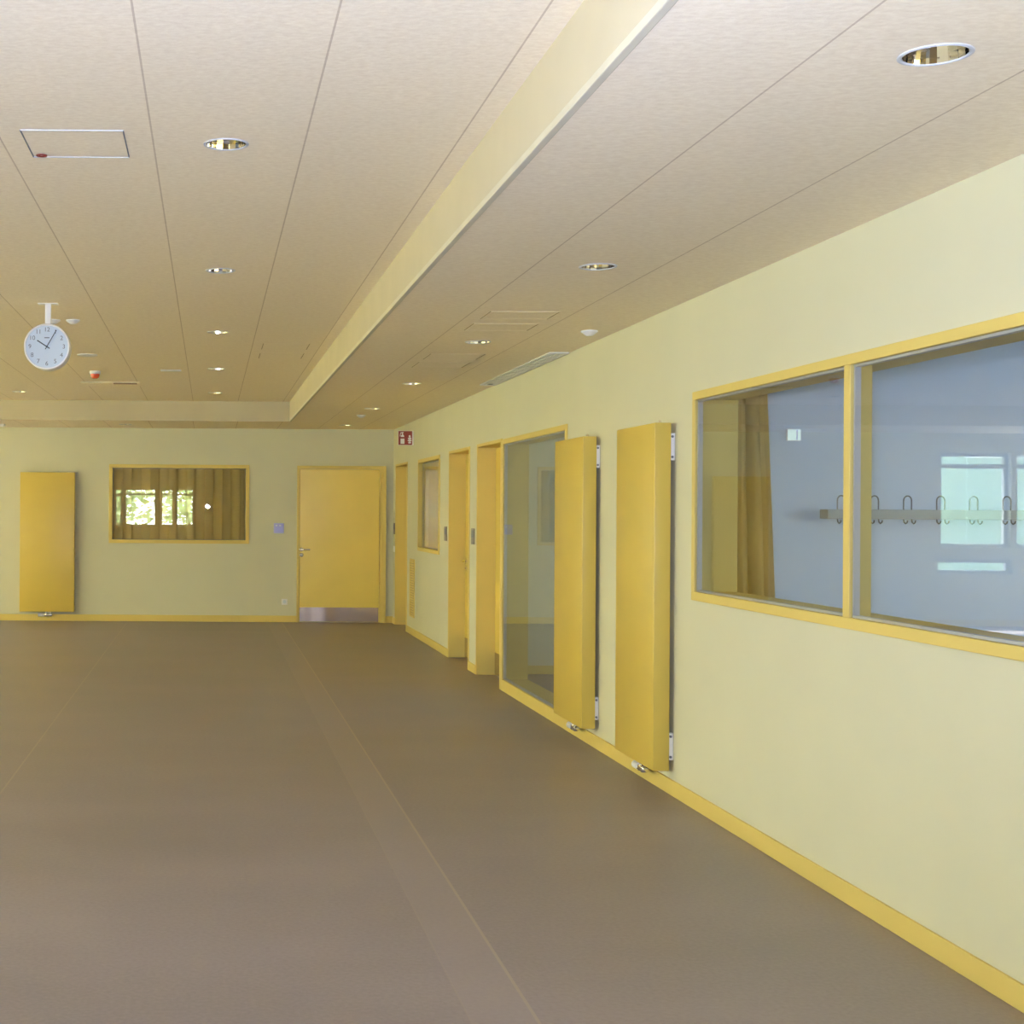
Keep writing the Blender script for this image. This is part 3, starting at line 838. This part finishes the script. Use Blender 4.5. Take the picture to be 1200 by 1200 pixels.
# ------------------------------------------------------------------ outdoors behind the back windows
struct(obj('ground', bx(-60, 60, -70, 60, -0.9, -0.6), M['lawn']))
bd = thing('building', 'unseen dark mint building added outside to dim the far windows', 'building', (-9.0, 27.0, -0.6))
obj('wall', bx(-6.5, 7.5, 0, 6, 0, 6.2), mat('mint_render', (0.105, 0.157, 0.112), 0.9), bd)  # unseen building, added to dim the daylight in the far windows
obj('roof', bx(-6.8, 7.8, -0.3, 6.3, 6.2, 6.5), M['frame_grey'], bd)
for k_ in range(4):
    f_ = obj('window', bx(-5.6+3.3*k_, -3.8+3.3*k_, -0.03, 0.02, 3.2, 4.8), M['frame_grey'], bd)
    obj('pane', bx(-5.5+3.3*k_, -3.9+3.3*k_, -0.04, -0.03, 3.3, 4.7), M['plate'], f_)
def tree(x, y, h, label, seed):
    rnd = random.Random(seed)
    r = thing('tree', label, 'tree', (x, y, -0.6), 'trees outside')
    bm = bmesh.new(); tube(bm, [(0, 0, 0), (0.05, 0.02, h*0.3), (0.0, 0.05, h*0.6)], 0.12, 8); obj('trunk', bm, M['bark'], r, True)
    bm = bmesh.new()
    for _ in range(1000):
        d = Vector((rnd.gauss(0, 1), rnd.gauss(0, 1), rnd.gauss(0, 1))).normalized()*(rnd.random()**0.4)
        c = Vector((d.x*h*0.36, d.y*h*0.36, h*0.6 + d.z*h*0.42)); s = rnd.uniform(0.10, 0.22)
        R = Matrix.Rotation(rnd.uniform(0, 6.28), 3, 'Z') @ Matrix.Rotation(rnd.uniform(0, 3.14), 3, 'X')
        vs = [bm.verts.new(c + R @ Vector(v)) for v in ((-s, 0, 0), (0, -s*0.5, 0.02), (s, 0, 0), (0, s*0.5, 0.02))]
        bm.faces.new(vs)
    obj('crown', bm, M['leaf'], r)
tree(-3.6, -17, 4.6, 'leafy tree outside the back window, its right end', 3)
tree(-8.4, -20, 5.4, 'leafy tree outside the back window, its left end', 4)
tree(-1.0, -25, 4.2, 'smaller leafy tree farther outside the back window', 5)

# ------------------------------------------------------------------ daylight and flash
w = bpy.data.worlds.new('World'); SC.world = w; w.use_nodes = True
nt = w.node_tree; nt.nodes.clear()
out = nt.nodes.new('ShaderNodeOutputWorld'); bg = nt.nodes.new('ShaderNodeBackground')
tc = nt.nodes.new('ShaderNodeTexCoord'); sx = nt.nodes.new('ShaderNodeSeparateXYZ'); nt.links.new(tc.outputs['Generated'], sx.inputs[0])
rp = nt.nodes.new('ShaderNodeValToRGB')
e = rp.color_ramp.elements
e[0].position = 0.0; e[0].color = (0.55, 0.57, 0.56, 1)
e[1].position = 1.0; e[1].color = (0.75, 0.88, 1.0, 1)
k = rp.color_ramp.elements.new(0.5); k.color = (0.95, 1.0, 1.0, 1)
g = NG(nt)
nt.links.new(g.math('ADD', g.math('MULTIPLY', sx.outputs['Z'], 0.5), 0.5), rp.inputs['Fac'])
nt.links.new(rp.outputs['Color'], bg.inputs[0]); bg.inputs[1].default_value = 27
nt.links.new(bg.outputs[0], out.inputs[0])

def portal(loc, rot, sx_, sy_):
    l = bpy.data.lights.new('daylight_portal', 'AREA'); l.shape = 'RECTANGLE'; l.size = sx_; l.size_y = sy_
    l.cycles.is_portal = True
    o = bpy.data.objects.new('daylight_portal', l); COL.objects.link(o); o.location = loc; o.rotation_euler = rot
    return o
for (a, b_, c, d) in LEFTW: portal((LX-0.31, (a+b_)/2, (c+d)/2), (0, -PI/2, 0), d-c, b_-a)
for (a, b_, c, d) in BACKW: portal(((a+b_)/2, BY-0.31, (c+d)/2), (PI/2, 0, 0), b_-a, d-c)
for (a, b_, c, d) in (FA, FB, FA2): portal(((a+b_)/2, FY+0.21, (c+d)/2), (-PI/2, 0, 0), b_-a, d-c)
for (a, b_, c, d) in (CW, RW, KW): portal((SIDE_X+0.21, (a+b_)/2, (c+d)/2), (0, PI/2, 0), d-c, b_-a)

fl_ = bpy.data.lights.new('camera_flash', 'SPOT'); fl_.energy = 1850; fl_.shadow_soft_size = 0.035; fl_.color = (0.56, 0.63, 0.88)
fl_.spot_size = math.radians(106); fl_.spot_blend = 1.0
fo = bpy.data.objects.new('camera_flash', fl_); COL.objects.link(fo); fo.location = (-0.06, -0.05, EYE+0.10)
fo.rotation_euler = Vector((0.04, 1.0, 0.44)).to_track_quat('-Z', 'Y').to_euler()

sun = bpy.data.lights.new('sun', 'SUN'); sun.energy = 99; sun.angle = 0.01; sun.color = (1.0, 0.96, 0.9)
so = bpy.data.objects.new('sun', sun); COL.objects.link(so)
so.rotation_euler = Vector((-0.10, -0.55, -0.83)).to_track_quat('-Z', 'Y').to_euler()
# ------------------------------------------------------------------ camera
cd = bpy.data.cameras.new('camera'); co = bpy.data.objects.new('camera', cd); COL.objects.link(co)
co.location = (0, 0, EYE); co.rotation_euler = (PI/2, -0.0061, 0)
cd.sensor_width = 36; cd.sensor_fit = 'HORIZONTAL'; cd.lens = 49.5
cd.shift_x = (600-246)/1200; cd.shift_y = -2.0/1200
cd.clip_start = 0.05; cd.clip_end = 300
SC.camera = co

SC.view_settings.view_transform = 'Standard'; SC.view_settings.look = 'None'
SC.view_settings.gamma = 1.0; SC.view_settings.use_curve_mapping = False
SC.view_settings.exposure = 0.0
SC.cycles.use_denoising = True
SC.cycles.max_bounces = 14; SC.cycles.diffuse_bounces = 8; SC.cycles.transparent_max_bounces = 16
SC.cycles.sample_clamp_indirect = 8
SC.cycles.caustics_reflective = False; SC.cycles.caustics_refractive = False
